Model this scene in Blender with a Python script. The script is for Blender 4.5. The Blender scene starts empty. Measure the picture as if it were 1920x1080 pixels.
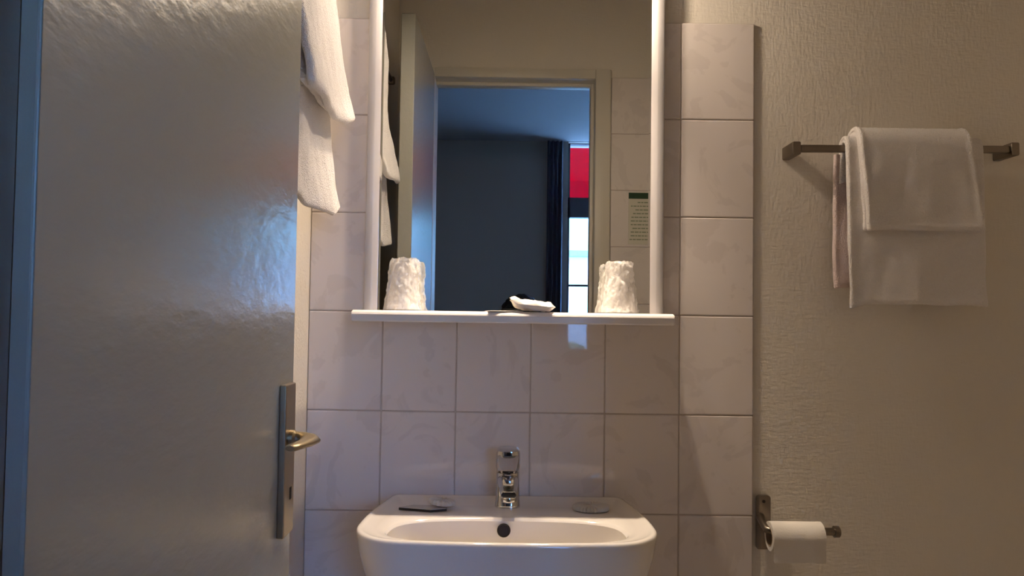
import bpy, bmesh, math, random
from mathutils import Vector, Matrix, noise
random.seed(7)
S = bpy.context.scene
PI = math.pi

# ------------------------------------------------------------------ camera
cam_d = bpy.data.cameras.new('camera'); cam = bpy.data.objects.new('camera', cam_d)
S.collection.objects.link(cam); S.camera = cam
F = 1450.0
cam_d.sensor_width = 36.0; cam_d.lens = 36.0*F/1920.0; cam_d.clip_start = 0.01; cam_d.clip_end = 200
pitch, roll, yaw = 0.0329, 0.0139, 0.002
fw = Vector((math.sin(yaw), math.cos(yaw), 0)); rt = Vector((math.cos(yaw), -math.sin(yaw), 0)); up = Vector((0, 0, 1))
fw2 = fw*math.cos(pitch)+up*math.sin(pitch); up2 = -fw*math.sin(pitch)+up*math.cos(pitch)
rt3 = rt*math.cos(roll)+up2*math.sin(roll); up3 = -rt*math.sin(roll)+up2*math.cos(roll)
M = Matrix((rt3, up3, -fw2)).transposed().to_4x4(); M.translation = Vector((0, -1.583, 1.25))
cam.matrix_world = M

# ------------------------------------------------------------------ world / colour management
W = bpy.data.worlds.new('sky'); S.world = W; W.use_nodes = True
wn = W.node_tree.nodes; wl = W.node_tree.links; wn.clear()
wo = wn.new('ShaderNodeOutputWorld'); wb = wn.new('ShaderNodeBackground')
wtc = wn.new('ShaderNodeTexCoord'); wns = wn.new('ShaderNodeTexNoise'); wns.inputs['Scale'].default_value = 5; wns.inputs['Detail'].default_value = 4
wr = wn.new('ShaderNodeValToRGB'); wr.color_ramp.elements[0].position = .42; wr.color_ramp.elements[1].position = .62
wr.color_ramp.elements[0].color = (.14, .34, 1.0, 1); wr.color_ramp.elements[1].color = (.32, .56, 1.0, 1)
wl.new(wtc.outputs['Generated'], wns.inputs['Vector']); wl.new(wns.outputs['Fac'], wr.inputs['Fac'])
wl.new(wr.outputs['Color'], wb.inputs['Color']); wb.inputs['Strength'].default_value = 33.0
wl.new(wb.outputs['Background'], wo.inputs['Surface'])
S.view_settings.view_transform = 'Standard'; S.view_settings.look = 'None'
S.view_settings.exposure = 0.38; S.view_settings.gamma = 1.0; S.view_settings.use_curve_mapping = False
S.cycles.use_denoising = True
S.cycles.max_bounces = 12; S.cycles.diffuse_bounces = 6; S.cycles.glossy_bounces = 6; S.cycles.transparent_max_bounces = 16
S.cycles.sample_clamp_indirect = 6.0; S.cycles.caustics_reflective = True; S.cycles.blur_glossy = 0.3

BULB = 360.0
SPOT = 19.0      # emission of the two warm bulbs

# ------------------------------------------------------------------ materials
def mat(name, col, rough=.5, metal=0.0, bump=None, vary=None, spec=None, coat=0, sheen=0, trans=0, alpha=1):
    m = bpy.data.materials.new(name); m.use_nodes = True
    n, l = m.node_tree.nodes, m.node_tree.links; b = n['Principled BSDF']
    b.inputs['Base Color'].default_value = (*col, 1); b.inputs['Roughness'].default_value = rough; b.inputs['Metallic'].default_value = metal
    if spec is not None: b.inputs['Specular IOR Level'].default_value = spec
    if coat: b.inputs['Coat Weight'].default_value = coat; b.inputs['Coat Roughness'].default_value = .06
    if sheen: b.inputs['Sheen Weight'].default_value = sheen; b.inputs['Sheen Roughness'].default_value = .6
    if trans: b.inputs['Transmission Weight'].default_value = trans
    if alpha < 1: b.inputs['Alpha'].default_value = alpha
    tc = n.new('ShaderNodeTexCoord')
    if vary:                                   # (colour2, scale, lo, hi, detail, distortion)
        c2, sc, lo, hi, det, dis = vary
        t = n.new('ShaderNodeTexNoise'); t.inputs['Scale'].default_value = sc; t.inputs['Detail'].default_value = det; t.inputs['Distortion'].default_value = dis
        r = n.new('ShaderNodeValToRGB'); r.color_ramp.elements[0].position = lo; r.color_ramp.elements[1].position = hi
        r.color_ramp.elements[0].color = (*c2, 1); r.color_ramp.elements[1].color = (*col, 1)
        l.new(tc.outputs['Object'], t.inputs['Vector']); l.new(t.outputs['Fac'], r.inputs['Fac']); l.new(r.outputs['Color'], b.inputs['Base Color'])
    if bump:                                   # list of (scale, strength, distance, stretch)
        prev = None
        for sc, st, dist, stretch in bump:
            mp = n.new('ShaderNodeMapping'); mp.inputs['Scale'].default_value = stretch
            t = n.new('ShaderNodeTexNoise'); t.inputs['Scale'].default_value = sc; t.inputs['Detail'].default_value = 3
            bp = n.new('ShaderNodeBump'); bp.inputs['Strength'].default_value = st; bp.inputs['Distance'].default_value = dist
            l.new(tc.outputs['Object'], mp.inputs['Vector']); l.new(mp.outputs['Vector'], t.inputs['Vector']); l.new(t.outputs['Fac'], bp.inputs['Height'])
            if prev: l.new(prev.outputs['Normal'], bp.inputs['Normal'])
            prev = bp
        l.new(prev.outputs['Normal'], b.inputs['Normal'])
    return m
I1 = (1, 1, 1)
m_plaster = mat('woven_wallpaper', (.70, .65, .57), .6, bump=[(190, .5, .002, (1, 1, .3)), (190, .5, .002, (.3, 1, 1)), (60, .10, .002, I1), (12, .2, .004, I1)])
m_ceiling = mat('ceiling_paint', (.80, .77, .72), .8)
m_tile = mat('marbled_ceramic', (.70, .64, .605), .03, spec=.5, bump=[(6, .008, .004, I1)], vary=((.655, .595, .562), 6.5, .41, .45, 8, 3.2))
m_grout = mat('grout', (.44, .38, .34), .9)
m_leaf = mat('satin_door_paint', (.355, .345, .30), .24, bump=[(75, .24, .003, (1, .4, 1)), (230, .10, .001, (1, .5, 1))])
m_casing = mat('cream_gloss_paint', (.60, .56, .48), .4)
m_white = mat('white_lacquer', (.80, .76, .74), .22, spec=.5)
m_stile = mat('satin_silver_white', (.47, .45, .45), .3, spec=.5)
m_sink = mat('white_glazed_ceramic', (.78, .74, .69), .08, spec=.5, coat=.3)
m_chrome = mat('chrome', (.62, .61, .60), .07, 1.0)
m_bronze = mat('brushed_bronze_metal', (.22, .185, .15), .34, 1.0)
m_brass = mat('satin_champagne_metal', (.42, .35, .24), .36, 1.0)
m_dark = mat('dark_hole', (.012, .006, .004), .6)
m_towel = mat('white_terry', (.82, .775, .745), .95, sheen=.25, bump=[(420, .9, .004, I1), (60, .3, .006, I1)])
m_pink = mat('pinkish_terry_edge', (.74, .60, .57), .95, sheen=.2, bump=[(420, .8, .004, I1)])
m_paper = mat('toilet_paper', (.72, .68, .62), .95, bump=[(300, .3, .001, I1)])
m_card = mat('cardboard_core', (.30, .21, .13), .9)
m_sachet = mat('white_sachet', (.80, .74, .68), .45, bump=[(60, .4, .003, I1)])
m_soapwrap = mat('pleated_paper', (.56, .52, .47), .5, bump=[(90, .3, .002, I1)])
m_soapcard = mat('glossy_card', (.50, .47, .43), .25)
m_cup = mat('white_plastic_cup', (.80, .76, .72), .35)
m_film = mat('crinkled_clear_film', (.86, .84, .82), .12, bump=[(38, 1.0, .016, (1, 1, .6)), (95, .7, .005, I1)], alpha=.50)
m_mirror = mat('silvered_glass', (.76, .77, .745), .0, 1.0)
m_bedwall = mat('dark_grey_wall_paint', (.42, .355, .30), .75)
m_bedceil = mat('bedroom_ceiling_paint', (.38, .36, .36), .8)
m_bedfloor = mat('bedroom_floor', (.30, .27, .24), .55, vary=((.22, .18, .15), 6, .3, .7, 4, .5))
m_bathfloor = mat('beige_floor_tile', (.70, .64, .56), .35)
m_curtain = mat('dark_navy_fabric', (.09, .10, .125), .9)
m_winframe = mat('backlit_window_frame', (.07, .075, .09), .45)  # backlit shade of the frame is put into this dark base colour
m_skin = mat('skin', (.55, .36, .27), .5)
m_hair = mat('black_hair', (.008, .007, .008), .55)
m_shirt = mat('charcoal_shirt', (.035, .035, .04), .9)
m_jeans = mat('dark_blue_jeans', (.03, .04, .08), .9)
m_black = mat('black_plastic', (.012, .012, .014), .3)
m_green = mat('dark_green_print', (.006, .042, .010), .5)
m_notice = mat('pale_notice_paper', (.60, .57, .47), .45)
m_ink = mat('grey_green_print', (.20, .24, .16), .6)
m_facade = mat('pale_render', (.80, .82, .80), .9)
m_roof = mat('grey_green_roof', (.22, .34, .30), .8, bump=[(20, .5, .02, I1)])
m_hedge = mat('hedge_leaves', (.05, .12, .04), .8, bump=[(18, 1, .05, I1)])
m_ground = mat('pale_paving', (.42, .42, .40), .9)
def glass_mat():
    m = bpy.data.materials.new('window_glass'); m.use_nodes = True; n, l = m.node_tree.nodes, m.node_tree.links; n.clear()
    o = n.new('ShaderNodeOutputMaterial'); mx = n.new('ShaderNodeMixShader'); t = n.new('ShaderNodeBsdfTransparent'); g = n.new('ShaderNodeBsdfGlossy')
    g.inputs['Roughness'].default_value = 0.0; mx.inputs[0].default_value = .06; t.inputs['Color'].default_value = (.93, .97, .96, 1)
    l.new(t.outputs[0], mx.inputs[1]); l.new(g.outputs[0], mx.inputs[2]); l.new(mx.outputs[0], o.inputs[0]); return m
m_glass = glass_mat()
def awning_mat():
    m = bpy.data.materials.new('red_awning_cloth'); m.use_nodes = True; n, l = m.node_tree.nodes, m.node_tree.links; n.clear()
    o = n.new('ShaderNodeOutputMaterial'); mx = n.new('ShaderNodeMixShader'); t = n.new('ShaderNodeBsdfTranslucent'); g = n.new('ShaderNodeBsdfDiffuse')
    t.inputs['Color'].default_value = (.40, .0010, .022, 1); g.inputs['Color'].default_value = (.30, .001, .012, 1); mx.inputs[0].default_value = .35
    l.new(t.outputs[0], mx.inputs[1]); l.new(g.outputs[0], mx.inputs[2]); l.new(mx.outputs[0], o.inputs[0]); return m
m_awning = awning_mat()
def bulb_mat(k):
    m = bpy.data.materials.new('lit_bulb'); m.use_nodes = True; n, l = m.node_tree.nodes, m.node_tree.links; n.clear()
    o = n.new('ShaderNodeOutputMaterial'); e = n.new('ShaderNodeEmission'); e.inputs['Color'].default_value = (1, .80, .60, 1); e.inputs['Strength'].default_value = BULB*k
    l.new(e.outputs[0], o.inputs[0]); return m
m_bulb_dim, m_bulb = bulb_mat(.62), bulb_mat(1.27)

# ------------------------------------------------------------------ mesh helpers
def obj(name, bm, m, parent=None, smooth=True, mats=None):
    bmesh.ops.recalc_face_normals(bm, faces=bm.faces)
    me = bpy.data.meshes.new(name); bm.to_mesh(me); bm.free()
    for mm in (mats or [m]): me.materials.append(mm)
    if smooth:
        for p in me.polygons: p.use_smooth = True
    o = bpy.data.objects.new(name, me); S.collection.objects.link(o)
    if smooth:
        try: me.set_sharp_from_angle(angle=math.radians(38))
        except Exception: pass
    if parent:
        o.parent = parent; o.matrix_parent_inverse = Matrix.Translation(-Vector(root_loc(parent)))
    return o
def wn_(o):
    w = o.modifiers.new('weighted', 'WEIGHTED_NORMAL'); w.weight = 100; w.keep_sharp = False; return o
def root_loc(o):
    v = Vector((0, 0, 0))
    while o: v += Vector(o.location); o = o.parent if o.type == 'EMPTY' and o.parent else None
    return v
def thing(name, label, cat, loc, group=None):
    o = bpy.data.objects.new(name, None); S.collection.objects.link(o); o.location = loc; o.empty_display_size = .05
    o['label'] = label; o['category'] = cat
    if group: o['group'] = group
    return o
def part(name, bm, m, parent, **k): # geometry given in world coordinates
    o = obj(name, bm, m, None, **k)
    base = parent
    o.parent = parent
    p = parent; tot = Vector((0, 0, 0))
    while p is not None: tot += Vector(p.location); p = p.parent
    o.location = -tot
    return o
def tag(o, label, cat, group=None):
    o['label'] = label; o['category'] = cat
    if group: o['group'] = group
    return o
def struct(o): o['kind'] = 'structure'; return o
def box(bm, x0, x1, y0, y1, z0, z1, bev=0, seg=2, mi=0):
    r = bmesh.ops.create_cube(bm, size=1)
    vs = r['verts']
    for v in vs: v.co = Vector(((x0+x1)/2+v.co.x*(x1-x0), (y0+y1)/2+v.co.y*(y1-y0), (z0+z1)/2+v.co.z*(z1-z0)))
    fs = list({f for v in vs for f in v.link_faces})
    for f in fs: f.material_index = mi
    if bev:
        es = list({e for v in vs for e in v.link_edges})
        bmesh.ops.bevel(bm, geom=es, offset=bev, segments=seg, profile=.5, affect='EDGES', clamp_overlap=True)
    return bm
def loft(bm, rings, closed=True, cap0=True, cap1=True, mi=0):
    R_ = [[bm.verts.new(p) for p in r] for r in rings]; n = len(R_[0])
    for a, b in zip(R_, R_[1:]):
        for i in range(n if closed else n-1):
            j = (i+1) % n
            try: f = bm.faces.new((a[i], a[j], b[j], b[i])); f.material_index = mi
            except ValueError: pass
    for c, r in ((cap0, R_[0]), (cap1, R_[-1])):
        if c and closed:
            f = bm.faces.new(r); f.material_index = mi
    return R_
def tube(bm, pts, rad, n=16, caps=True):
    pts = [Vector(p) for p in pts]; rads = rad if isinstance(rad, (list, tuple)) else [rad]*len(pts)
    rings = []; ref = None
    for i, p in enumerate(pts):
        d = (pts[min(i+1, len(pts)-1)]-pts[max(i-1, 0)]).normalized()
        if ref is None:
            ref = Vector((0, 0, 1)) if abs(d.z) < .9 else Vector((1, 0, 0))
        u = d.cross(ref).normalized(); w = u.cross(d).normalized(); ref = w
        rings.append([p+u*rads[i]*math.cos(2*PI*k/n)+w*rads[i]*math.sin(2*PI*k/n) for k in range(n)])
    loft(bm, rings, True, caps, caps); return bm
def lathe(bm, prof, c, axis='z', n=32, cap0=True, cap1=True):
    rings = []
    for r, h in prof:
        ring = []
        for k in range(n):
            a = 2*PI*k/n; u, w = r*math.cos(a), r*math.sin(a)
            ring.append(Vector((u, w, h) if axis == 'z' else (h, u, w) if axis == 'x' else (u, h, w))+Vector(c))
        rings.append(ring)
    loft(bm, rings, True, cap0, cap1); return bm
def rrect(w, d, r, n=6):      # rounded rectangle outline
    out = []
    for cx, cy, a0 in ((w/2-r, d/2-r, 0), (-w/2+r, d/2-r, PI/2), (-w/2+r, -d/2+r, PI), (w/2-r, -d/2+r, 1.5*PI)):
        for k in range(n+1):
            a = a0+PI/2*k/n; out.append((cx+r*math.cos(a), cy+r*math.sin(a)))
    return out
NB = bmesh.new

# ------------------------------------------------------------------ measures
XL = -.4117; YD = -1.185; YR = -1.285; XR = 1.22; CEIL = 2.50
TY = 0.0; PY = .006                     # tile face, plaster face behind it
TW, TH = .1518, .2023; Z0 = 1.8575
FX0, FX1 = -.2795, .2945                # door opening
FAR = -4.0

# ------------------------------------------------------------------ the bathroom shell
wb_ = NB(); box(wb_, XL-.1, XR+.1, PY, PY+.1, 0, CEIL)
wall_back = struct(obj('wall_back', wb_, m_plaster, smooth=False))
def tiles(name, x0, cols, ztop, zend, yface, face, parent, th=.006, widths=None):
    bm = NB(); s = face                 # face = -1 : tile looks towards -y, +1 : towards +y
    ybk = yface-s*th
    xs = [x0+TW*i for i in range(cols+1)] if widths is None else widths
    box(bm, xs[0]+.0006, xs[-1]-.0006, min(ybk, yface-s*.0016), max(ybk, yface-s*.0016), zend+.0005, ztop-.0006, mi=1)
    for i in range(len(xs)-1):
        r = 0
        while ztop-r*TH > zend+.01:
            za = ztop-r*TH; zb_ = max(za-TH, zend); g = .0009
            box(bm, xs[i]+g, xs[i+1]-g, min(ybk, yface), max(ybk, yface), zb_+g, za-g, bev=.0024, seg=3)
            r += 1
    o = obj(name, bm, m_tile, None, mats=[m_tile, m_grout]); wn_(o); o.parent = parent; return o
tp_ = tiles('tile_panel', XL, 6, Z0, 0.0, TY, -1, wall_back)
wl_ = NB(); box(wl_, XL-.1, XL, YD-.1, PY, 0, CEIL); struct(obj('wall_left', wl_, m_plaster, smooth=False))
wr_ = NB(); box(wr_, XR, XR+.1, YD-.1, PY, 0, CEIL); struct(obj('wall_right', wr_, m_plaster, smooth=False))
fl_ = NB(); box(fl_, XL-.1, XR+.1, YR, PY+.1, -.1, 0); struct(obj('floor', fl_, m_bathfloor, smooth=False))
ce_ = NB(); box(ce_, XL-.1, XR+.1, YR, PY+.1, CEIL, CEIL+.1); struct(obj('ceiling', ce_, m_ceiling, smooth=False))
# wall with the doorway (bathroom side); the opening is 2.09 high
wd = NB()
box(wd, XL, FX0-.03, YR, YD, 0, CEIL); box(wd, FX1+.03, XR, YR, YD, 0, CEIL); box(wd, FX0-.03, FX1+.03, YR, YD, 2.115, CEIL)
wall_front = struct(obj('wall_front', wd, m_plaster, smooth=False))
tz = 2.125-.0145
tiles('tile_panel', 0, 0, 2.098, 0.0, YD+.006, 1, wall_front, widths=[.3515, .3515+TW, .3515+2*TW, .3515+3*TW])
# door frame (casing + reveal)
df = NB()
for yy0, yy1 in ((YD, YD+.012), (YR-.012, YR)):
    box(df, FX1, FX1+.055, yy0, yy1, 0, 2.1254, bev=.003); box(df, FX0-.055, FX0, yy0, yy1, 0, 2.1254, bev=.003)
    box(df, FX0, FX1, yy0, yy1, 2.0906, 2.1254, bev=.003)
box(df, FX1, FX1+.03, YR, YD, 0, 2.0906); box(df, FX0-.03, FX0, YR, YD, 0, 2.0906); box(df, FX0-.03, FX1+.03, YR, YD, 2.0906, 2.115)
box(df, FX1-.012, FX1, YR+.01, YD-.045, 0, 2.0906, bev=.002); box(df, FX0, FX1-.012, YR+.01, YD-.045, 2.078, 2.0906, bev=.002)
struct(obj('trim_1', df, m_casing))

# ------------------------------------------------------------------ the open door leaf, edge towards the camera
LX0, LX1 = -.317, -.277; LY0, LY1 = -1.135, -.585
door = bpy.data.objects.new('door_1', None); S.collection.objects.link(door); door.location = (LX1, LY0, 0); door['kind'] = 'structure'
lf = NB(); PL = [(LX1, LY0), (LX1, LY1), (LX0, LY1), (LX0, LY0+.014), (-.2905, LY0+.014), (-.2905, LY0)]
loft(lf, [[Vector((x, y, z)) for x, y in PL] for z in (.01, 2.088)])
bmesh.ops.bevel(lf, geom=[e for e in lf.edges], offset=.002, segments=3, affect='EDGES', clamp_overlap=True)
leaf = wn_(part('door_leaf', lf, m_leaf, door))
hp = NB(); zt, zb = 1.1595, .975
def L(y, z): return (y, z)
box(hp, LX1-.0002, LX1+.0085, -.645, -.603, zb, zt, bev=.0018, seg=3)
plate = wn_(part('handle_plate', hp, m_brass, door))
kh = NB(); box(kh, LX1+.0078, LX1+.0092, -.622, -.615, 1.017, 1.032, bev=.0004); part('keyhole', kh, m_dark, door)
lv = NB(); HZ = 1.0925; HY = -.624
lathe(lv, [(.0105, LX1+.008), (.0105, LX1+.013), (.008, LX1+.016), (.008, LX1+.020)], (0, HY, HZ), 'x', 24)
rings = []
for x, y, hw, hh in ((LX1+.014, HY+.002, .009, .0085), (LX1+.024, HY+.001, .010, .008), (LX1+.032, HY-.003, .012, .007), (LX1+.036, HY-.013, .0125, .006), (LX1+.036, HY-.028, .0105, .0055), (LX1+.034, HY-.042, .0095, .0048), (LX1+.031, HY-.056, .0090, .0045), (LX1+.0285, HY-.068, .0080, .0042), (LX1+.028, HY-.071, .005, .003)):
    rings.append((x, y, hw, hh))
rr = []
for i, (x, y, hw, hh) in enumerate(rings):
    a = rings[max(i-1, 0)]; b = rings[min(i+1, len(rings)-1)]; d = Vector((b[0]-a[0], b[1]-a[1], 0)).normalized(); nrm = Vector((-d.y, d.x, 0))
    rr.append([Vector((x, y, HZ))+nrm*hw*math.cos(2*PI*k/20)+Vector((0, 0, 1))*hh*math.sin(2*PI*k/20) for k in range(20)])
loft(lv, rr); part('lever', lv, m_brass, door)
for zz in (.35, 1.05, 1.8):
    hg = NB(); lathe(hg, [(.006, zz-.04), (.0065, zz-.038), (.0065, zz+.038), (.006, zz+.04)], (LX0-.004, LY0-.01, 0), 'z', 16); part('hinge', hg, m_brass, door)

# ------------------------------------------------------------------ mirror with white stiles
mx0, mx1 = -.2965, .3098; MZ0, MZ1 = 1.2535, 1.962
mir = thing('wall_mirror', 'tall wall mirror between two white stiles above the shelf', 'mirror', (0, 0, MZ0))
gl = NB(); gx0, gx1 = mx0+.0265, mx1-.0265; bv = .0045; sl = .0002
v = [gl.verts.new(p) for p in ((gx0, -.012-sl, MZ0), (gx0+bv, -.012, MZ0), (gx1-bv, -.012, MZ0), (gx1, -.012-sl, MZ0), (gx0, -.012-sl, MZ1), (gx0+bv, -.012, MZ1), (gx1-bv, -.012, MZ1), (gx1, -.012-sl, MZ1))]
for i in range(3): gl.faces.new((v[i], v[i+1], v[i+5], v[i+4]))
bk = [gl.verts.new(p) for p in ((gx0, -.008, MZ0), (gx1, -.008, MZ0), (gx0, -.008, MZ1), (gx1, -.008, MZ1))]
gl.faces.new((bk[0], bk[1], bk[3], bk[2])); gl.faces.new((v[0], v[4], bk[2], bk[0])); gl.faces.new((v[3], bk[1], bk[3], v[7]))
gl.faces.new((v[4], v[5], v[6], v[7], bk[3], bk[2])); gl.faces.new((v[0], bk[0], bk[1], v[3], v[2], v[1]))
part('mirror_glass', gl, m_mirror, mir, smooth=False)
for s, xo in ((1, mx0), (-1, mx1)):
    st = NB(); prof = [(0, -.0006), (0, -.0165), (.001, -.0195), (.0035, -.021), (.0135, -.021), (.0165, -.0205), (.0265, -.0142), (.0265, -.0125), (.0265, -.0006)]
    loft(st, [[Vector((xo+s*a, b, z)) for a, b in prof] for z in (MZ0, MZ1)]); part('stile', st, m_stile, mir)
bb = NB(); box(bb, mx0+.027, mx1-.027, -.0078, -.0006, MZ0, MZ1); part('backing_board', bb, m_white, mir, smooth=False)

# light canopy over the mirror (just above the frame of the photograph)
ml = thing('mirror_light', 'white light canopy over the mirror with two warm bulbs', 'light', (0, 0, 1.955))
cz = 1.984
cb = NB(); box(cb, mx0, mx1, -.165, -.0006, cz, cz+.055, bev=.004, seg=3); box(cb, mx0, mx1, -.165, -.157, 1.9655, cz+.004, bev=.001); part('canopy', cb, m_white, ml)
tr = NB(); box(tr, mx0, mx1, -.045, -.0006, MZ1+.0004, cz-.0004, bev=.001); part('back_rail', tr, m_white, ml)
for bx in (-.09, .115):
    so = NB(); lathe(so, [(.020, cz-.0002), (.020, cz-.006), (.016, cz-.009), (.016, cz-.012)], (bx, -.110, 0), 'z', 28); sk = part('socket', so, m_chrome, ml)
    bu = NB(); lathe(bu, [(.010, cz-.012), (.016, cz-.016), (.0195, cz-.024), (.0175, cz-.033), (.010, cz-.039), (.002, cz-.0405)], (bx, -.110, 0), 'z', 28); part('bulb', bu, m_bulb_dim if bx < 0 else m_bulb, ml)
    sd = bpy.data.lights.new('lamp_light', 'SPOT'); sd.energy = SPOT*(.82 if bx < 0 else 1.1); sd.color = (1, .80, .60); sd.spot_size = math.radians(86); sd.spot_blend = 1.0; sd.shadow_soft_size = .017
    so_ = bpy.data.objects.new('lamp_light', sd); S.collection.objects.link(so_); so_.parent = ml; so_.location = (bx, -.110, cz-.043-1.955)

# ------------------------------------------------------------------ shelf
sh = NB(); SX0, SX1, SD, ST = -.2955, .3065, .145, 1.2530
prof = [(-.0006, ST), (-.134, ST), (-.1368, ST-.0005), (-.1395, ST-.0015), (-.1420, ST-.0032), (-.1438, ST-.0052), (-.1448, ST-.0078), (-.1440, ST-.0088), (-.1425, ST-.0092), (-.1425, ST-.0195), (-.140, ST-.0215), (-.012, ST-.0215), (-.0006, ST-.0215)]
loft(sh, [[Vector((x, y, z)) for y, z in prof] for x in (SX0, SX1)])
es = [e for e in sh.edges if abs(e.verts[0].co.x-e.verts[1].co.x) < 1e-5 and min(e.verts[0].co.y, e.verts[1].co.y) < -.002]
bmesh.ops.bevel(sh, geom=es, offset=.0015, segments=2, affect='EDGES', clamp_overlap=True)
shelf = tag(obj('bathroom_shelf', sh, m_white), 'narrow white shelf under the mirror holding two wrapped cups', 'shelf')

# ------------------------------------------------------------------ wrapped cups
def cup(cx, cy, label, seed, lean, rot=0):
    t = thing('plastic_cup', label, 'cup', (cx, cy, ST), 'film-wrapped cups on the mirror shelf')
    c = NB(); z = ST+.0015
    lathe(c, [(.0305, z), (.0315, z+.002), (.0305, z+.004), (.0215, z+.088), (.0205, z+.091), (.0175, z+.0915), (.0165, z+.0895), (.002, z+.0895)], (cx, cy, 0), 'z', 40, cap0=False)
    part('cup_body', c, m_cup, t)
    w = NB(); rings = []; n = 90; hz = [0, .002, .005]+[.008+.0031*i for i in range(29)]+[.0985, .1005]
    for h in hz:
        base = .0335-(.0335-.0230)*min(h/.09, 1)
        if h < .012: base += .0022*(1-h/.012)
        if h > .09: base = .0230-(h-.09)*.25
        ring = []
        for k in range(n):
            a = 2*PI*k/n; q = Vector((math.cos(a)*1.5+seed*5, math.sin(a)*1.5, h*38))
            r = base+.0050*abs(noise.noise(q*1.3))+.0040*abs(noise.noise(Vector((q.x*2.6, q.y*2.6, q.z*1.5+seed))))+.0016*noise.noise(q*5)+lean*max(0, math.cos(a-rot))*(.004 if h < .07 else .0075)*(h/.1)
            zz = ST+.0012+h+(.0025*noise.noise(q*2+Vector((9, 0, 0))) if h > .08 else .0006*abs(noise.noise(q*3)) if h < .002 else 0)
            ring.append(Vector((cx+r*math.cos(a), cy+r*math.sin(a), zz)))
        rings.append(ring)
    for f_ in (.75, .35, .05):
        rings.append([Vector((cx+(p.x-cx)*f_, cy+(p.y-cy)*f_, ST+.0012+.0995+.002*noise.noise(Vector((p.x*90, p.y*90, seed))))) for p in rings[33]])
    loft(w, rings, True, False, True); part('film_wrapper', w, m_film, t)
cup(-.2115, -.062, 'white cup wrapped in crinkled film, left end of the shelf', 1.3, 1.0, -.2)
cup(.2155, -.062, 'white cup wrapped in crinkled film, right end of the shelf', 4.1, .4, 2.9)

# ------------------------------------------------------------------ sachets on the shelf
def sachet(name, label, cat, cx, cy, z, w, d, h, rotz, m, seed, crimp=.12, tiltx=0, tilty=0, jag=0, lift=0):
    bm = NB(); nu, nv = 28, 18; top, bot = [], []
    Rm = Matrix.Rotation(rotz, 3, 'Z') @ Matrix.Rotation(tiltx, 3, 'X') @ Matrix.Rotation(tilty, 3, 'Y')
    for side, store in ((1, top), (-1, bot)):
        for i in range(nu+1):
            row = []
            for j in range(nv+1):
                u, v_ = i/nu*2-1, j/nv*2-1
                def e(a): return max(0, min(1, (1-abs(a))/crimp-.25))
                p = math.sqrt(max(0, min(1, e(u)/2))*max(0, min(1, e(v_)/2)))
                wr_n = noise.noise(Vector((u*2.4+seed, v_*2.4, seed)))*.35+noise.noise(Vector((u*6+seed, v_*6, 3)))*.15
                zz = side*(h*.5*p*(1+wr_n)+.00035)+h*.25*wr_n*(1-p)*.6+lift*max(0, -u-.3)**2
                ang = Rm @ Vector((u*w/2*(1+.05*noise.noise(Vector((v_*3, seed, 0)))), v_*d/2*(1+.05*noise.noise(Vector((u*3, seed, 1)))), zz))
                row.append(ang)
            store.append(row)
    mn = min(p.z for st_ in (top, bot) for r in st_ for p in r)
    T = [[bm.verts.new(Vector((cx, cy, z-mn))+p) for p in r] for r in top]; B = [[bm.verts.new(Vector((cx, cy, z-mn))+p) for p in r] for r in bot]
    for i in range(nu):
        for j in range(nv):
            bm.faces.new((T[i][j], T[i+1][j], T[i+1][j+1], T[i][j+1])); bm.faces.new((B[i][j], B[i][j+1], B[i+1][j+1], B[i+1][j]))
    def side(a, b):
        for k in range(len(a)-1): bm.faces.new((a[k], a[k+1], b[k+1], b[k]))
    side([r[0] for r in T], [r[0] for r in B]); side([r[-1] for r in B], [r[-1] for r in T]); side(B[0], T[0]); side(T[-1], B[-1])
    return tag(obj(name, bm, m), label, cat)
sachet('toiletry_sachet', 'puffy cream paper sachet at the middle of the mirror shelf', 'sachet', .0425, -.118, ST+.0012, .082, .052, .032, math.radians(-8), m_sachet, 2.7, crimp=.2, tilty=.07, lift=.022)
sachet('flat_sachet', 'flat thin white sachet lying left of the puffy one on the shelf', 'sachet', -.012, -.118, ST, .066, .046, .0022, math.radians(10), m_sachet, 8.2, crimp=.25)

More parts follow.
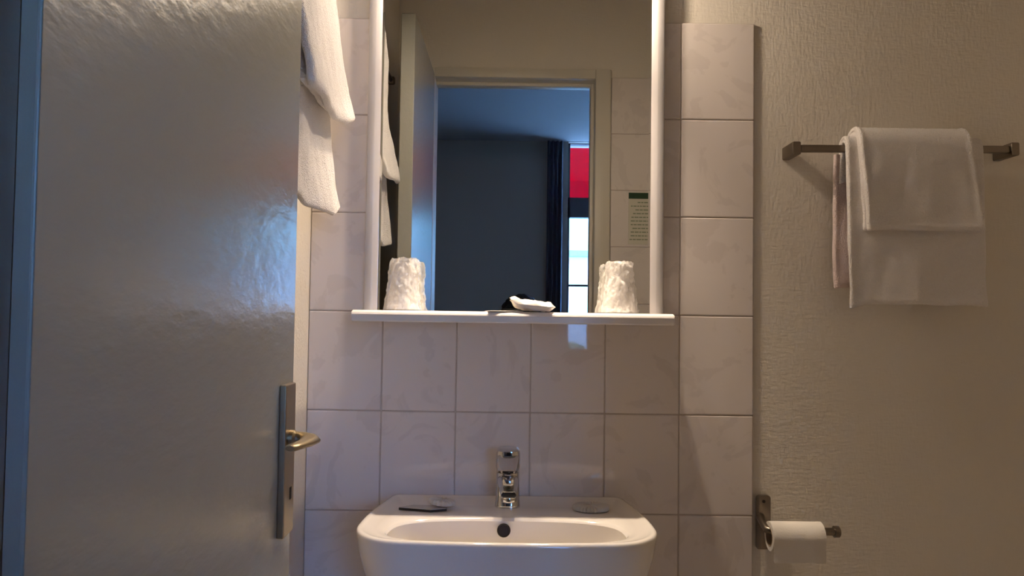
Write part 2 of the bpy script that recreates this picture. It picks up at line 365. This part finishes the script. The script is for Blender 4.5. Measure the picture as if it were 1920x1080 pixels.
# ------------------------------------------------------------------ washbasin
RIM = .8820; CX = -.0005
sink = thing('washbasin', 'white ceramic wall-hung washbasin below the mirror', 'washbasin', (CX, 0, .70))
N = 128
def outline(hwb, hwf, yb, yf, rb, rf, bow, n=N):
    """rounded trapezoid, wider towards the front, with a bowed front edge; n points, uniform length"""
    pts = []
    def arc(c, r, a0, a1, k=14): return [(c[0]+r*math.cos(a0+(a1-a0)*i/k), c[1]+r*math.sin(a0+(a1-a0)*i/k)) for i in range(k+1)]
    pts += [(0, yb)]
    pts += arc((hwb-rb, yb-rb), rb, PI/2, 0)
    for i in range(1, 8):
        t = i/8; pts.append((hwb+(hwf-hwb)*math.sin(t*PI/2), yb-rb+(yf+rf-(yb-rb))*t))
    pts += [(hwf-rf+rf*math.cos(a)**.85 if math.cos(a) > 0 else hwf-rf, yf+rf+rf*1.0*math.sin(a)) for a in [-(PI/2)*i/14 for i in range(15)]]
    right = pts[:]
    xe = hwf-rf
    for i in range(1, 10):
        t = i/10; right.append((xe*(1-t), yf))
    right.append((0, yf))
    full = right+[(-x, y) for x, y in reversed(right[1:-1])]
    full = [(x, y-bow*(1-(x/hwf)**2) if y < (yb+yf)/2 else y-bow*(1-(x/hwf)**2)*0) for x, y in full]
    # resample
    seg = [math.dist(full[i], full[(i+1) % len(full)]) for i in range(len(full))]; tot = sum(seg); out = []; acc = 0; i = 0
    for k in range(n):
        tgt = tot*k/n
        while acc+seg[i] < tgt and i < len(seg)-1: acc += seg[i]; i += 1
        t = (tgt-acc)/seg[i] if seg[i] else 0; a, b = full[i], full[(i+1) % len(full)]
        out.append((a[0]+(b[0]-a[0])*t, a[1]+(b[1]-a[1])*t))
    return out
def scaled(o, k, cy, ky=None): ky = k if ky is None else ky; return [(x*k, cy+(y-cy)*ky) for x, y in o]
def off(o, d):      # shrink an outline inwards
    r = []
    for i in range(len(o)):
        a, b = o[i-1], o[(i+1) % len(o)]; t = Vector((b[0]-a[0], b[1]-a[1])).normalized(); nn = Vector((-t.y, t.x))
        c = Vector((o[i][0], o[i][1])); 
        if nn.dot(Vector((0, -.17))-c) < 0: nn = -nn
        r.append((c.x+nn.x*d, c.y+nn.y*d))
    return r
def blend(a, b, t): return [(p[0]*(1-t)+q[0]*t, p[1]*(1-t)+q[1]*t) for p, q in zip(a, b)]
O = outline(.2335, .2585, -.0010, -.318, .02, .085, .0185)
Bw = []
for k in range(N):
    a = PI/2-2*PI*k/N; c_, s_ = math.cos(a), math.sin(a)
    sx = math.copysign(abs(c_)**(2/2.9), c_); sy = math.copysign(abs(s_)**(2/2.9), s_)
    Bw.append((sx*(.214-.022*(sy+1)/2), -.2435+.0755*sy-(.0 if sy > 0 else .0005)))
Dr = [(.02*x/abs(complex(x, y+.235))if abs(complex(x, y+.235)) else 0, -.235+.02*(y+.235)/abs(complex(x, y+.235))) for x, y in Bw]
def ring(o, z): return [Vector((CX+x, y if y < -.0006 else -.0006, z)) for x, y in o]
low = outline(.10, .12, -.0010, -.19, .02, .06, .01)
sb = NB(); rs = []
for t, z in ((1.0, .66), (.88, .675), (.55, .70), (.28, .74), (.12, .79), (.035, .84), (.008, .868)):
    rs.append(ring(blend(O, low, t), z))
rs.append(ring(O, RIM-.007)); rs.append(ring(off(O, .0008), RIM-.003)); rs.append(ring(off(O, .003), RIM-.0006)); rs.append(ring(off(O, .0065), RIM))
rs.append(ring(off(O, .011), RIM-.0008)); rs.append(ring(off(O, .016), RIM-.0022)); 
mid = off(O, .018)
rs.append(ring(blend(mid, off(Bw, -.006), .5), RIM-.0024)); rs.append(ring(off(Bw, -.004), RIM-.0026)); rs.append(ring(off(Bw, -.001), RIM-.0038)); rs.append(ring(off(Bw, .0025), RIM-.008))
for t, z in ((.015, -.02), (.035, -.045), (.09, -.075), (.28, -.105), (.65, -.119), (.95, -.124), (1.0, -.126)):
    rs.append(ring(blend(Bw, Dr, t), RIM+z))
loft(sb, rs, True, True, False); part('basin', sb, m_sink, sink)
dn = NB(); lathe(dn, [(.024, RIM-.1245), (.022, RIM-.1225), (.012, RIM-.123), (.003, RIM-.1235)], (CX, -.235, 0), 'z', 28); part('drain', dn, m_chrome, sink)
ov = NB(); ovc = (CX-.0055, -.1775, RIM-.0225)
lathe(ov, [(.0118, 0), (.0122, -.0010), (.0113, -.0018), (.0100, -.0012)], (0, 0, 0), 'y', 28, cap0=True, cap1=False)
lathe(ov, [(.0100, -.0012), (.0090, .004)], (0, 0, 0), 'y', 28, cap0=False, cap1=True)
bmesh.ops.transform(ov, matrix=Matrix.Translation(ovc) @ Matrix.Rotation(math.radians(-14), 4, 'X'), verts=ov.verts)
part('overflow_hole', ov, m_dark, sink)
tp2 = NB(); tube(tp2, [(CX, -.16, .71), (CX, -.16, .60), (CX, -.16, .56), (CX, -.11, .54), (CX, .003, .54)], .016, 18); part('waste_pipe', tp2, m_chrome, sink)

# ------------------------------------------------------------------ mixer tap
TX, TYc = .0000, -.080
tap = thing('basin_mixer', 'chrome single-lever mixer tap at the back of the washbasin', 'tap', (TX, TYc, RIM-.002))
DK = RIM-.0026
b1 = NB(); rg = []
for w_, d_, z_ in ((.048, .050, 0), (.049, .051, .002), (.0475, .049, .006), (.0455, .046, .03), (.0445, .045, .055), (.0445, .045, .066)):
    rg.append([Vector((TX+x, TYc+y, DK+z_)) for x, y in rrect(w_, d_, .017)])
loft(b1, rg); part('tap_body', b1, m_chrome, tap)
b2 = NB(); rg = []
for y_, zc_, w_, h_ in ((-.012, .050, .040, .030), (-.030, .050, .038, .026), (-.060, .049, .034, .020), (-.085, .046, .031, .016), (-.098, .044, .030, .014), (-.101, .044, .026, .010)):
    rg.append([Vector((TX+.002*(-y_/.1)+x, TYc+y_, DK+zc_+z_)) for x, z_ in rrect(w_, h_, h_*.42)])
loft(b2, rg); part('spout', b2, m_chrome, tap)
b3 = NB(); lathe(b3, [(.0125, DK+.040), (.0135, DK+.037), (.0135, DK+.030), (.012, DK+.0285), (.0100, DK+.0285)], (TX+.0025, TYc-.086, 0), 'z', 28); part('aerator', b3, m_chrome, tap)
b4 = NB(); rg = []
for z_, w_, d_, sy in ((.068, .038, .038, 0), (.070, .044, .044, 0), (.078, .046, .050, -.002), (.092, .047, .058, -.006), (.104, .046, .062, -.009), (.110, .043, .058, -.010), (.113, .034, .044, -.010)):
    rg.append([Vector((TX+x, TYc+sy+y, DK+z_)) for x, y in rrect(w_, d_, min(w_, d_)*.36)])
loft(b4, rg); part('tap_lever', b4, m_chrome, tap)
b5 = NB(); rg = []
for y_, z_, w_, h_ in ((-.030, .098, .040, .018), (-.050, .092, .036, .013), (-.078, .086, .030, .008), (-.092, .084, .026, .006), (-.095, .084, .020, .003)):
    rg.append([Vector((TX+x, TYc+y_, DK+z_+zz)) for x, zz in rrect(w_, h_, h_*.4)])
loft(b5, rg); part('lever_tip', b5, m_chrome, tap)

# ------------------------------------------------------------------ soaps on the basin
DZ = RIM-.0022
pkt = thing('soap_packet', 'flat glossy packet with dark edge on the left of the basin', 'packet', (-.158, -.125, DZ))
def prism(pts, z0, z1): 
    bm = NB(); loft(bm, [[Vector((x, y, z)) for x, y in pts] for z in (z0, z1)]); return bm
PK = [(-.203, -.124), (-.142, -.139), (-.113, -.128), (-.115, -.108), (-.178, -.106)]
part('packet_base', prism(PK, DZ+.0002, DZ+.0045), m_black, pkt, smooth=False)
part('packet_top', prism([(x*.985-.0024, y*.985-.0016) for x, y in PK], DZ+.0046, DZ+.0058), m_soapcard, pkt, smooth=False)

def soap(cx, cy, r, h, label, tilt, pleats, z):
    bm = NB(); rings = []; n = 96
    for k_, hh in ((.80, 0), (.97, .15), (1.0, .45), (.97, .75), (.86, .95), (.6, 1.0), (.3, .97), (.06, .92)):
        ring_ = []
        for k in range(n):
            a = 2*PI*k/n; p_ = .09*math.sin(a*pleats)*(1 if k_ > .3 else .4)
            ring_.append(Matrix.Rotation(tilt, 3, 'Y') @ Vector((r*(k_+p_*.5)*math.cos(a), r*.72*(k_+p_*.5)*math.sin(a), h*hh+h*p_*1.6*(hh > .5))))
        rings.append(ring_)
    mn = min(p.z for rg_ in rings for p in rg_)
    loft(bm, [[p+Vector((cx, cy, z-mn)) for p in rg_] for rg_ in rings])
    return tag(obj('wrapped_soap', bm, m_soapwrap), label, 'soap')
soap(-.124, -.112, .025, .010, 'small round soap resting on the flat packet, left of the tap', .10, 16, DZ+.0060)
soap(.158, -.108, .0345, .011, 'round soap in pleated paper on the right of the basin', 0, 30, DZ+.0001)

# ------------------------------------------------------------------ towels
def drape(name, parent, m, u0, u1, axis, v_rail, z_rail, outdir, layers, seed, skew=(0, 0), powr=0, hem=.009, droop=0, droop2=None, wr=1.0, side='both'):
    """towel hung over a rail. axis 'x' or 'y' = rail direction; outdir = +-1 sign of the front flap.
       layers: list of (radius, thickness, front length, back length, lean)"""
    bm = NB(); nu = 70
    for li, (r, th, Lf, Lb, lean) in enumerate(layers):
        path = []
        nb = 30
        for i in range(nb): t = i/nb; path.append((-r, z_rail-Lb*(1-t)))
        if side == 'both':
            for i in range(15): a = PI-PI*i/14; path.append((r*math.cos(a), z_rail+r*math.sin(a)*1.1))
            nf = 44
            for i in range(1, nf+1):
                t = i/nf; path.append((r+lean*(t**powr if powr else 1-(1-t)**1.6), z_rail-Lf*t))
        npth = len(path); nrm = []
        for i in range(npth):
            a, b = path[max(i-1, 0)], path[min(i+1, npth-1)]; d = Vector((b[0]-a[0], b[1]-a[1])).normalized(); nrm.append(Vector((-d.y, d.x)))
        rings = []
        us = [0, th*.06, th*.18, th*.35, th*.55]; W_ = u1-u0
        us = us+[th*.6+(W_-1.2*th)*k/nu for k in range(nu+1)]+[W_-x for x in reversed(us)]
        for du in us:
            t = du/W_; dd = min(du, W_-du); er = th*.55
            fac = math.sqrt(max(.015, 1-(1-min(1, dd/er))**2)) if dd < er else 1
            hm = 1+.45*math.exp(-((dd-hem*.55)/(hem*.5))**2)
            upp, dwn = [], []
            for i in range(npth):
                below = max(0, z_rail-path[i][1]); L_ = Lf if (i > nb+7 or side != 'both') else max(Lb, .02); q = min(1, below/max(L_, .01))
                e_end = min(i, npth-1-i)*max(.004, L_/40); hm2 = 1+.45*math.exp(-((e_end-hem*.55)/(hem*.6))**2)
                edge = math.exp(-dd/.014)
                u = u0+du+(skew[0]*(1-t)+skew[1]*t)*q*(1 if i > nb+7 else .3)
                wob = wr*(noise.noise(Vector((u*12+seed, path[i][1]*6, li*3+seed)))*.0050+noise.noise(Vector((u*34+seed, path[i][1]*20, li*3+seed+5)))*.0016)*min(1, below/.06)
                ez = noise.noise(Vector((u*16+seed, li+7.1, seed)))*.004*q-((droop*edge if t < .5 else droop*.3*edge) if droop2 is None else (droop if t < .5 else droop2)*math.exp(-(dd/.030)**1.3))*q**3
                fz = noise.noise(Vector((u*260, path[i][1]*260, li+seed)))*.0007
                th_i = th*fac*max(hm, hm2)
                for s_, st_ in ((.5, upp), (-.5, dwn)):
                    p = Vector(path[i])+nrm[i]*(s_*th_i+wob+fz*s_*2*fac); p.y += ez
                    U = u+noise.noise(Vector((path[i][1]*18, li, t+seed)))*.0045*q*edge
                    if axis == 'x': P = Vector((U, v_rail+outdir*p.x, p.y))
                    else: P = Vector((v_rail+outdir*p.x, U, p.y))
                    st_.append(P)
            def endcap(a, b):
                mid_ = (a+b)/2; g = (a-b).length
                return [mid_+(a-mid_)*.75+Vector((0, 0, -g*.28)), mid_+(a-mid_)*.3+Vector((0, 0, -g*.42)), mid_+(b-mid_)*.3+Vector((0, 0, -g*.42)), mid_+(b-mid_)*.75+Vector((0, 0, -g*.28))]
            e1 = endcap(upp[-1], dwn[-1]) if side == 'both' else []
            rings.append(upp+e1+list(reversed(dwn))+endcap(dwn[0], upp[0]))
        loft(bm, rings)
    return part(name, bm, m, parent) if parent else obj(name, bm, m)

# towel rail on the right of the wall
BZ, BY = 1.5895, -.046
rail = thing('towel_bar', 'dark metal towel bar on the plain wall, right of the tiles', 'towel bar', (.77, 0, BZ))
r1 = NB(); box(r1, .5752, .9943, BY-.006, BY+.006, BZ-.0072, BZ+.0072, bev=.0025, seg=3); part('bar', r1, m_bronze, rail); rail.rotation_euler = (0, -.0095, 0)
for x0 in (.5585, .9945):
    r2 = NB(); rg = []
    for y_, w_, h_ in ((PY-.0005, .0165, .026), (-.0535, .0165, .026), (-.055, .015, .0245)):
        rg.append([Vector((x0+.008+x, y_, BZ+z_)) for x, z_ in rrect(w_, h_, .003)])
    loft(r2, rg); part('bracket', r2, m_bronze, rail)
tb = drape('bath_towel', None, m_towel, .661, .931, 'x', BY, BZ, -1, [(.0125, .0050, .305, .06, .004), (.0190, .0055, .309, .02, .004)], 3.3, skew=(.006, .004), droop=.008)
tag(tb, 'long white bath towel hanging on the dark bar, underneath the smaller towel', 'towel')
bf = drape('back_flap', None, m_pink, .651, .925, 'x', BY, BZ, -1, [(.0165, .0075, .272, .272, 0)], 21.4, skew=(-.010, 0), droop=.004, wr=1.2, side='back')
bf.parent = tb
ts = drape('hand_towel', None, m_towel, .680, .900, 'x', BY, BZ, -1, [(.0258, .0070, .162, .13, .0), (.0342, .0080, .163, .02, .003)], 6.1, skew=(.012, .022), droop=.003)
tag(ts, 'small folded white towel laid over the bath towel on the dark bar', 'towel')

# towel rail high on the left wall, above the frame
LXr, LZr = -.374, 1.958
lr = thing('wall_towel_rail', 'dark metal towel rail high on the left wall behind the door', 'towel rail', (LXr, -.45, LZr))
q1 = NB(); tube(q1, [(LXr, -.80, LZr), (LXr, -.10, LZr)], .007, 16); part('bar', q1, m_bronze, lr)
for yy in (-.79, -.11):
    q2 = NB(); lathe(q2, [(.017, XL+.0003), (.017, XL+.004), (.010, XL+.008), (.010, XL+.028), (.0125, XL+.030), (.0125, XL+.046), (.009, XL+.049)], (0, yy, LZr), 'x', 24)
    part('bracket', q2, m_bronze, lr)
t1 = drape('bath_towel', None, m_towel, -.440, -.215, 'y', LXr, LZr, 1, [(.0118, .0060, .526, .50, .028), (.0195, .0080, .539, .02, .034)], 11.7, powr=1.5, skew=(-.03, .062), hem=.012, wr=1.8, droop=-.010, droop2=-.026)
tag(t1, 'long white towel hanging on the left wall, its lower end below the shorter towel', 'towel')
t2 = drape('hand_towel', None, m_towel, -.420, -.240, 'y', LXr, LZr, 1, [(.0285, .0080, .362, .02, .026), (.0375, .0100, .377, .02, .038)], 15.2, powr=2.2, skew=(-.035, .082), hem=.012, wr=1.8, droop=-.010, droop2=-.024)
tag(t2, 'shorter white towel draped over the long one beside the open door', 'towel')

# ------------------------------------------------------------------ toilet paper holder and roll
th_ = thing('toilet_paper_holder', 'dark metal toilet paper holder with open arm at lower right', 'holder', (.519, 0, .835))
p1 = NB(); rg = []
for y_, k_ in ((-.0005, 0), (-.0045, 0), (-.006, .0015)):
    rg.append([Vector((.5185+x, y_, .8345+z_)) for x, z_ in rrect(.029-k_*2, .108-k_*2, .006)])
loft(p1, rg); part('back_plate', p1, m_bronze, th_)
p2 = NB(); lathe(p2, [(.003, -.006), (.0032, -.0072), (.001, -.0078)], (.5185, 0, .877), 'y', 16); part('screw', p2, m_dark, th_)
RZ, RY = .8340, -.064
p3 = NB(); tube(p3, [(.512, -.004, .846), (.509, -.022, .844), (.507, -.045, .839), (.508, -.060, .8350), (.514, RY, RZ), (.53, RY, RZ), (.60, RY, RZ), (.636, RY, RZ), (.6365, RY, RZ), (.6455, RY, RZ), (.647, RY, RZ)], [.0085, .008, .0075, .0075, .0075, .0075, .0075, .0075, .0112, .0112, .0095], 18)
part('arm', p3, m_bronze, th_)
tr_ = thing('toilet_paper_roll', 'nearly finished toilet paper roll hanging on the dark holder', 'toilet paper', (.563, RY, .80))
RC = (RY, RZ-.010); RR = .0285
rl = NB()
def xr(x, r, a, ex=0): return Vector((x, RC[0]+r*math.cos(a), RC[1]+r*math.sin(a)))
rg = []
for x, r in ((.510, .0192), (.510, RR-.001), (.5112, RR), (.6095, RR), (.6110, RR-.001), (.6110, .0192), (.510, .0192)):
    rg.append([xr(x, r*(1+.015*math.sin(3*2*PI*k/40)), 2*PI*k/40) for k in range(40)])
loft(rl, rg, True, False, False); part('paper', rl, m_paper, tr_)
co = NB(); rg = [[xr(x, r, 2*PI*k/40) for k in range(40)] for x, r in ((.5095, .0190), (.6115, .0190), (.6115, .0178), (.5095, .0178), (.5095, .0190))]
loft(co, rg, True, False, False); part('cardboard_core', co, m_card, tr_)
sh2 = NB(); A_, B_ = [], []
for i in range(15):
    t = i/14
    if i < 7: a = PI+.15*0-(-1)*0; ang = PI/2+ (PI/2)*(i/6); yy, zz = RC[0]+(RR+.0006)*math.cos(ang), RC[1]+(RR+.0006)*math.sin(ang)
    else: yy, zz = RC[0]-RR-.0006+.003*math.sin((i-6)/8*2.6), RC[1]-.043*(i-6)/8
    A_.append((yy, zz))
rg = []
for k in range(17):
    x = .5105+.100*k/16; rw = []
    for yy, zz in A_: rw.append(Vector((x, yy-.0003+.0006*math.sin(k*.9), zz)))
    for yy, zz in reversed(A_): rw.append(Vector((x, yy+.0003+.0006*math.sin(k*.9), zz)))
    rg.append(rw)
loft(sh2, rg); part('loose_sheet', sh2, m_paper, tr_)

# ------------------------------------------------------------------ notice on the tiles beside the door
nt = thing('wall_notice', 'pale notice with dark green header on tiles beside the doorway', 'notice', (.485, YD+.0065, 1.59))
n1 = NB(); box(n1, .4155, .5555, YD+.0063, YD+.0078, 1.501, 1.6855); part('sheet', n1, m_notice, nt, smooth=False)
n2 = NB(); box(n2, .4157, .5553, YD+.0078, YD+.0082, 1.6635, 1.6850); part('header', n2, m_green, nt, smooth=False)
n3 = NB()
for k, (a, b) in enumerate(((.448, .545), (.424, .548), (.440, .54), (.432, .548), (.426, .53), (.424, .548), (.424, .545), (.43, .548), (.424, .548), (.424, .52), (.42, .55))):
    z = 1.652-k*.0132; xx = a
    while xx < b:
        wl2 = random.uniform(.006, .018); box(n3, xx, min(xx+wl2, b), YD+.0078, YD+.0081, z-.0035, z); xx += wl2+.0025
n3o = part('printed_lines', n3, m_ink, nt, smooth=False)

# ------------------------------------------------------------------ bedroom behind the camera
BX0, BX1 = -1.9, 2.3
WX0, WX1, WZ0, WZ1 = .405, 1.62, .96, 2.497
bw = NB()
box(bw, BX0, WX0, FAR-.2, FAR, 0, CEIL); box(bw, WX1, BX1, FAR-.2, FAR, 0, CEIL); box(bw, WX0, WX1, FAR-.2, FAR, 0, WZ0); box(bw, WX0, WX1, FAR-.2, FAR, WZ1, CEIL)
struct(obj('wall_bedroom_far', bw, m_bedwall, smooth=False))
for nm, x0, x1 in (('wall_bedroom_left', BX0-.1, BX0), ('wall_bedroom_right', BX1, BX1+.1)):
    q = NB(); box(q, x0, x1, FAR-.2, YR, 0, CEIL); struct(obj(nm, q, m_bedwall, smooth=False))
q = NB(); box(q, BX0, XL-.1, YR, YR+.1, 0, CEIL); struct(obj('wall_bedroom_near', q, m_bedwall, smooth=False))
q = NB(); box(q, XR+.1, BX1, YR, YR+.1, 0, CEIL); struct(obj('wall_bedroom_side', q, m_bedwall, smooth=False))
q = NB(); box(q, BX0-.1, BX1+.1, FAR-.2, YR, -.1, 0); struct(obj('floor_bedroom', q, m_bedfloor, smooth=False))
q = NB(); box(q, BX0-.1, BX1+.1, FAR-.2, YR, CEIL, CEIL+.1); struct(obj('ceiling_bedroom', q, m_bedceil, smooth=False))
win = bpy.data.objects.new('window_1', None); S.collection.objects.link(win); win.location = (WX0, FAR-.1, WZ0); win['kind'] = 'structure'
wf = NB(); a, b = FAR-.12, FAR-.05
for x0, x1, z0, z1 in ((WX0, WX0+.018, WZ0, WZ1), (WX1-.04, WX1, WZ0, WZ1), (WX0, WX1, WZ0, WZ0+.04), (WX0, WX1, WZ1-.005, WZ1), (WX0, WX1, 1.955, 2.10), (1.0, 1.06, WZ0, 1.955)):
    box(wf, x0, x1, a, b, z0, z1)
part('window_frame', wf, m_winframe, win, smooth=False)
for x0, x1 in ((WX0+.018, 1.0), (1.06, WX1-.04)):
    g = NB(); box(g, x0, x1, FAR-.087, FAR-.083, WZ0+.04, 1.955); part('pane', g, m_glass, win, smooth=False)
    g = NB(); box(g, x0, x1, FAR-.10, FAR-.07, 1.452, 1.468, bev=.003); part('glazing_bar', g, m_winframe, win)
g = NB(); box(g, WX0+.018, WX1-.04, FAR-.087, FAR-.083, 2.10, WZ1-.005); part('transom_pane', g, m_glass, win, smooth=False)
cu = NB(); rg = []
for z in (.03, .8, 1.6, 2.49):
    fr = [Vector((.252+.112*k/40, FAR+.05+.018*math.sin(k/40*PI*7), z)) for k in range(41)]
    bk_ = [Vector((p.x, p.y-.006, z)) for p in reversed(fr)]
    rg.append(fr+bk_)
loft(cu, rg); tag(obj('window_curtain', cu, m_curtain), 'dark navy curtain hanging beside the bedroom window, seen in the mirror', 'curtain')

# outside
gr = NB(); box(gr, -30, 30, -60, FAR-.2, -.6, -.5); struct(obj('ground', gr, m_ground, smooth=False))
aw = NB(); rg = []
for x in (.30, 1.0, 1.8):
    t_ = [Vector((x, FAR-.205, 2.75)), Vector((x, FAR-.5, 2.67)), Vector((x, FAR-.95, 2.38)), Vector((x, FAR-.96, 2.225))]
    rg.append(t_+[p+Vector((0, .004, -.004)) for p in reversed(t_)])
loft(aw, rg); aws = tag(obj('window_awning', aw, m_awning, smooth=False), 'red cloth awning outside above the bedroom window, seen in the mirror', 'awning')
ho = thing('neighbour_house', 'pale rendered house across from the bedroom window, seen in the mirror', 'house', (1.5, -15, -.5))
h1 = NB(); box(h1, -3.5, 8.5, -18, -14, -.5, 2.55); part('wall', h1, m_facade, ho, smooth=False)
h2 = NB(); loft(h2, [[Vector((x, -13.5, 2.5)), Vector((x, -16, 4.2)), Vector((x, -18.5, 2.5)), Vector((x, -18.4, 2.4)), Vector((x, -13.6, 2.4))] for x in (-3.8, 8.8)]); part('roof', h2, m_roof, ho, smooth=False)
hd = NB()
for k in range(26):
    s_ = bmesh.ops.create_icosphere(hd, subdivisions=3, radius=1.0)
    c_ = Vector((-2.2+k*.33, -10.5+random.uniform(-.2, .2), .02+.22*noise.noise(Vector((k*.4, 0, 0)))))
    for v_ in s_['verts']:
        d_ = v_.co.copy(); v_.co = c_+Vector((d_.x*.45, d_.y*.4, d_.z*.75))*(1+.25*noise.noise(d_*3+c_*2))
tag(obj('garden_hedge', hd, m_hedge), 'low green hedge in front of the pale house outside the window', 'hedge')

# ------------------------------------------------------------------ the photographer, kneeling behind the phone
pn = thing('person', 'person kneeling with a phone, dark hair just visible in the mirror', 'person', (.03, -1.95, 0))
def skin(name, verts, edges, radii, m, parent, root=0, sub=2):
    me = bpy.data.meshes.new(name); me.from_pydata([Vector(v) for v in verts], edges, [])
    o = bpy.data.objects.new(name, me); S.collection.objects.link(o); me.materials.append(m)
    o.modifiers.new('skin', 'SKIN').use_smooth_shade = True
    for i, r in enumerate(radii):
        sv = me.skin_vertices[0].data[i]; sv.radius = (r, r) if not isinstance(r, tuple) else r; sv.use_root = (i == root)
    s = o.modifiers.new('sub', 'SUBSURF'); s.levels = s.render_levels = sub
    dg = bpy.context.evaluated_depsgraph_get(); em = bpy.data.meshes.new_from_object(o.evaluated_get(dg))
    o.modifiers.clear(); o.data = em
    for p in em.polygons: p.use_smooth = True
    o.parent = parent
    tot = Vector((0, 0, 0)); p = parent
    while p is not None: tot += Vector(p.location); p = p.parent
    o.location = -tot
    return o
HX, HYY = .050, -1.865
V_ = []; E_ = []; R_ = []
def jt(p, r, prev=None):
    V_.append(p); R_.append(r); i = len(V_)-1
    if prev is not None: E_.append((prev, i))
    return i
pel = jt((HX, -1.97, .56), (.125, .09))
wst = jt((HX, -1.96, .70), (.125, .09), pel); chs = jt((HX, -1.95, .88), (.145, .10), wst); shc = jt((HX, -1.94, 1.00), (.10, .075), chs)
nk = jt((HX, -1.925, 1.08), .052, shc); hd0 = jt((HX, -1.90, 1.155), (.062, .066), nk); hd1 = jt((HX, -1.89, 1.225), (.076, .092), hd0); hd2 = jt((HX, -1.89, 1.285), (.066, .078), hd1)
PHX0, PHX1, PHZ0, PHZ1 = -.036, .112, 1.196, 1.2705
hands = []
for s in (-1, 1):
    sh_ = jt((HX+s*.185, -1.93, 1.00), .055, shc); el = jt((HX+s*.235, -1.80, .83), .042, sh_); 
    wx = PHX0-.035 if s < 0 else PHX1+.035
    wr2 = jt((wx+s*.02, -1.665, 1.125), .026, el); pm = jt((wx+s*.012, -1.632, 1.185), (.036, .018), wr2)
    for j, (dx, dz) in enumerate(((.0, .058), (.004, .040), (.006, .022), (.006, .004))):
        k1 = jt((wx+s*.004, -1.596, 1.186+dz*.9), .0085, pm); k2 = jt((wx-s*.012, -1.5885, 1.190+dz*.9), .0080, k1); jt((wx-s*(.028-dx), -1.5835-.004, 1.190+dz*.9), .0070, k2) if False else None
    th1 = jt((wx-s*.012, -1.630, 1.205), .0095, pm); jt((wx-s*.034, -1.606, 1.222), .0085, th1)
    hip = jt((HX+s*.088, -1.965, .46), .080, pel); tm = jt((HX+s*.10, -1.91, .27), .070, hip); kn = jt((HX+s*.11, -1.865, .085), .060, tm); ca = jt((HX+s*.11, -2.08, .065), .056, kn)
    an = jt((HX+s*.11, -2.30, .055), .038, ca); jt((HX+s*.11, -2.36, .10), .030, an)
body = skin('body', V_, E_, R_, m_skin, pn)
# face: nose, eyes, ears, mouth
fc = NB()
ns = NB(); lathe(ns, [(.003, 0), (.010, .006), (.013, .022), (.009, .034), (.003, .042)], (0, 0, 0), 'z', 14)
bmesh.ops.transform(ns, matrix=Matrix.Translation((HX, -1.800, 1.188)) @ Matrix.Rotation(.35, 4, 'X'), verts=ns.verts); part('nose', ns, m_skin, body)
for s in (-1, 1):
    e_ = NB(); bmesh.ops.create_uvsphere(e_, u_segments=16, v_segments=12, radius=.009, matrix=Matrix.Translation((HX+s*.031, -1.812, 1.224))); part('eye', e_, m_black, body)
    e_ = NB(); bmesh.ops.create_uvsphere(e_, u_segments=16, v_segments=12, radius=1, matrix=Matrix.Translation((HX+s*.078, -1.892, 1.215)) @ Matrix.Diagonal((.009, .017, .030, 1))); part('ear', e_, m_skin, body)
hr = NB(); bmesh.ops.create_icosphere(hr, subdivisions=5, radius=1.0)
for v_ in hr.verts:
    d_ = v_.co.copy(); front = max(0, d_.y)
    v_.co = Vector((HX+d_.x*.092, -1.903+d_.y*.103, 1.243+d_.z*(.094 if d_.z > 0 else .10*(1-.92*min(1, front*3)))))+d_*(.007*noise.noise(d_*5)+.004*noise.noise(d_*14))
    if d_.z < .25 and d_.y > .1: v_.co.y = min(v_.co.y, -1.862)
part('hair', hr, m_hair, pn)
V_ = []; E_ = []; R_ = []
az = jt((HX, -1.975, .46), (.182, .150)); a0 = jt((HX, -1.97, .54), (.176, .140), az); aa = jt((HX, -1.965, .62), (.168, .130), a0); a1 = jt((HX, -1.96, .70), (.162, .126), aa); a2 = jt((HX, -1.95, .88), (.182, .136), a1); a3 = jt((HX, -1.94, .985), (.150, .110), a2); jt((HX, -1.932, 1.05), .082, a3)
for s in (-1, 1):
    b0 = jt((HX+s*.190, -1.93, .998), .078, a3); b1_ = jt((HX+s*.212, -1.865, .915), .066, b0); jt((HX+s*.226, -1.825, .865), .060, b1_)
skin('shirt', V_, E_, R_, m_shirt, pn)
V_ = []; E_ = []; R_ = []
a0 = jt((HX, -1.968, .60), (.160, .122)); a1 = jt((HX, -1.97, .52), (.168, .128), a0)
for s in (-1, 1):
    h0 = jt((HX+s*.092, -1.965, .44), .108, a1); hm_ = jt((HX+s*.102, -1.91, .26), .092, h0); h1_ = jt((HX+s*.11, -1.865, .092), .080, hm_); h2_ = jt((HX+s*.11, -1.97, .084), .076, h1_); h3_ = jt((HX+s*.11, -2.10, .078), .070, h2_); jt((HX+s*.11, -2.26, .066), .056, h3_)
skin('trousers', V_, E_, R_, m_jeans, pn)
ph = NB(); box(ph, PHX0, PHX1, -1.5975, -1.5895, PHZ0, PHZ1, bev=.0035, seg=3)
tag(obj('phone', ph, m_black), 'black phone held level in both hands by the kneeling person', 'phone')
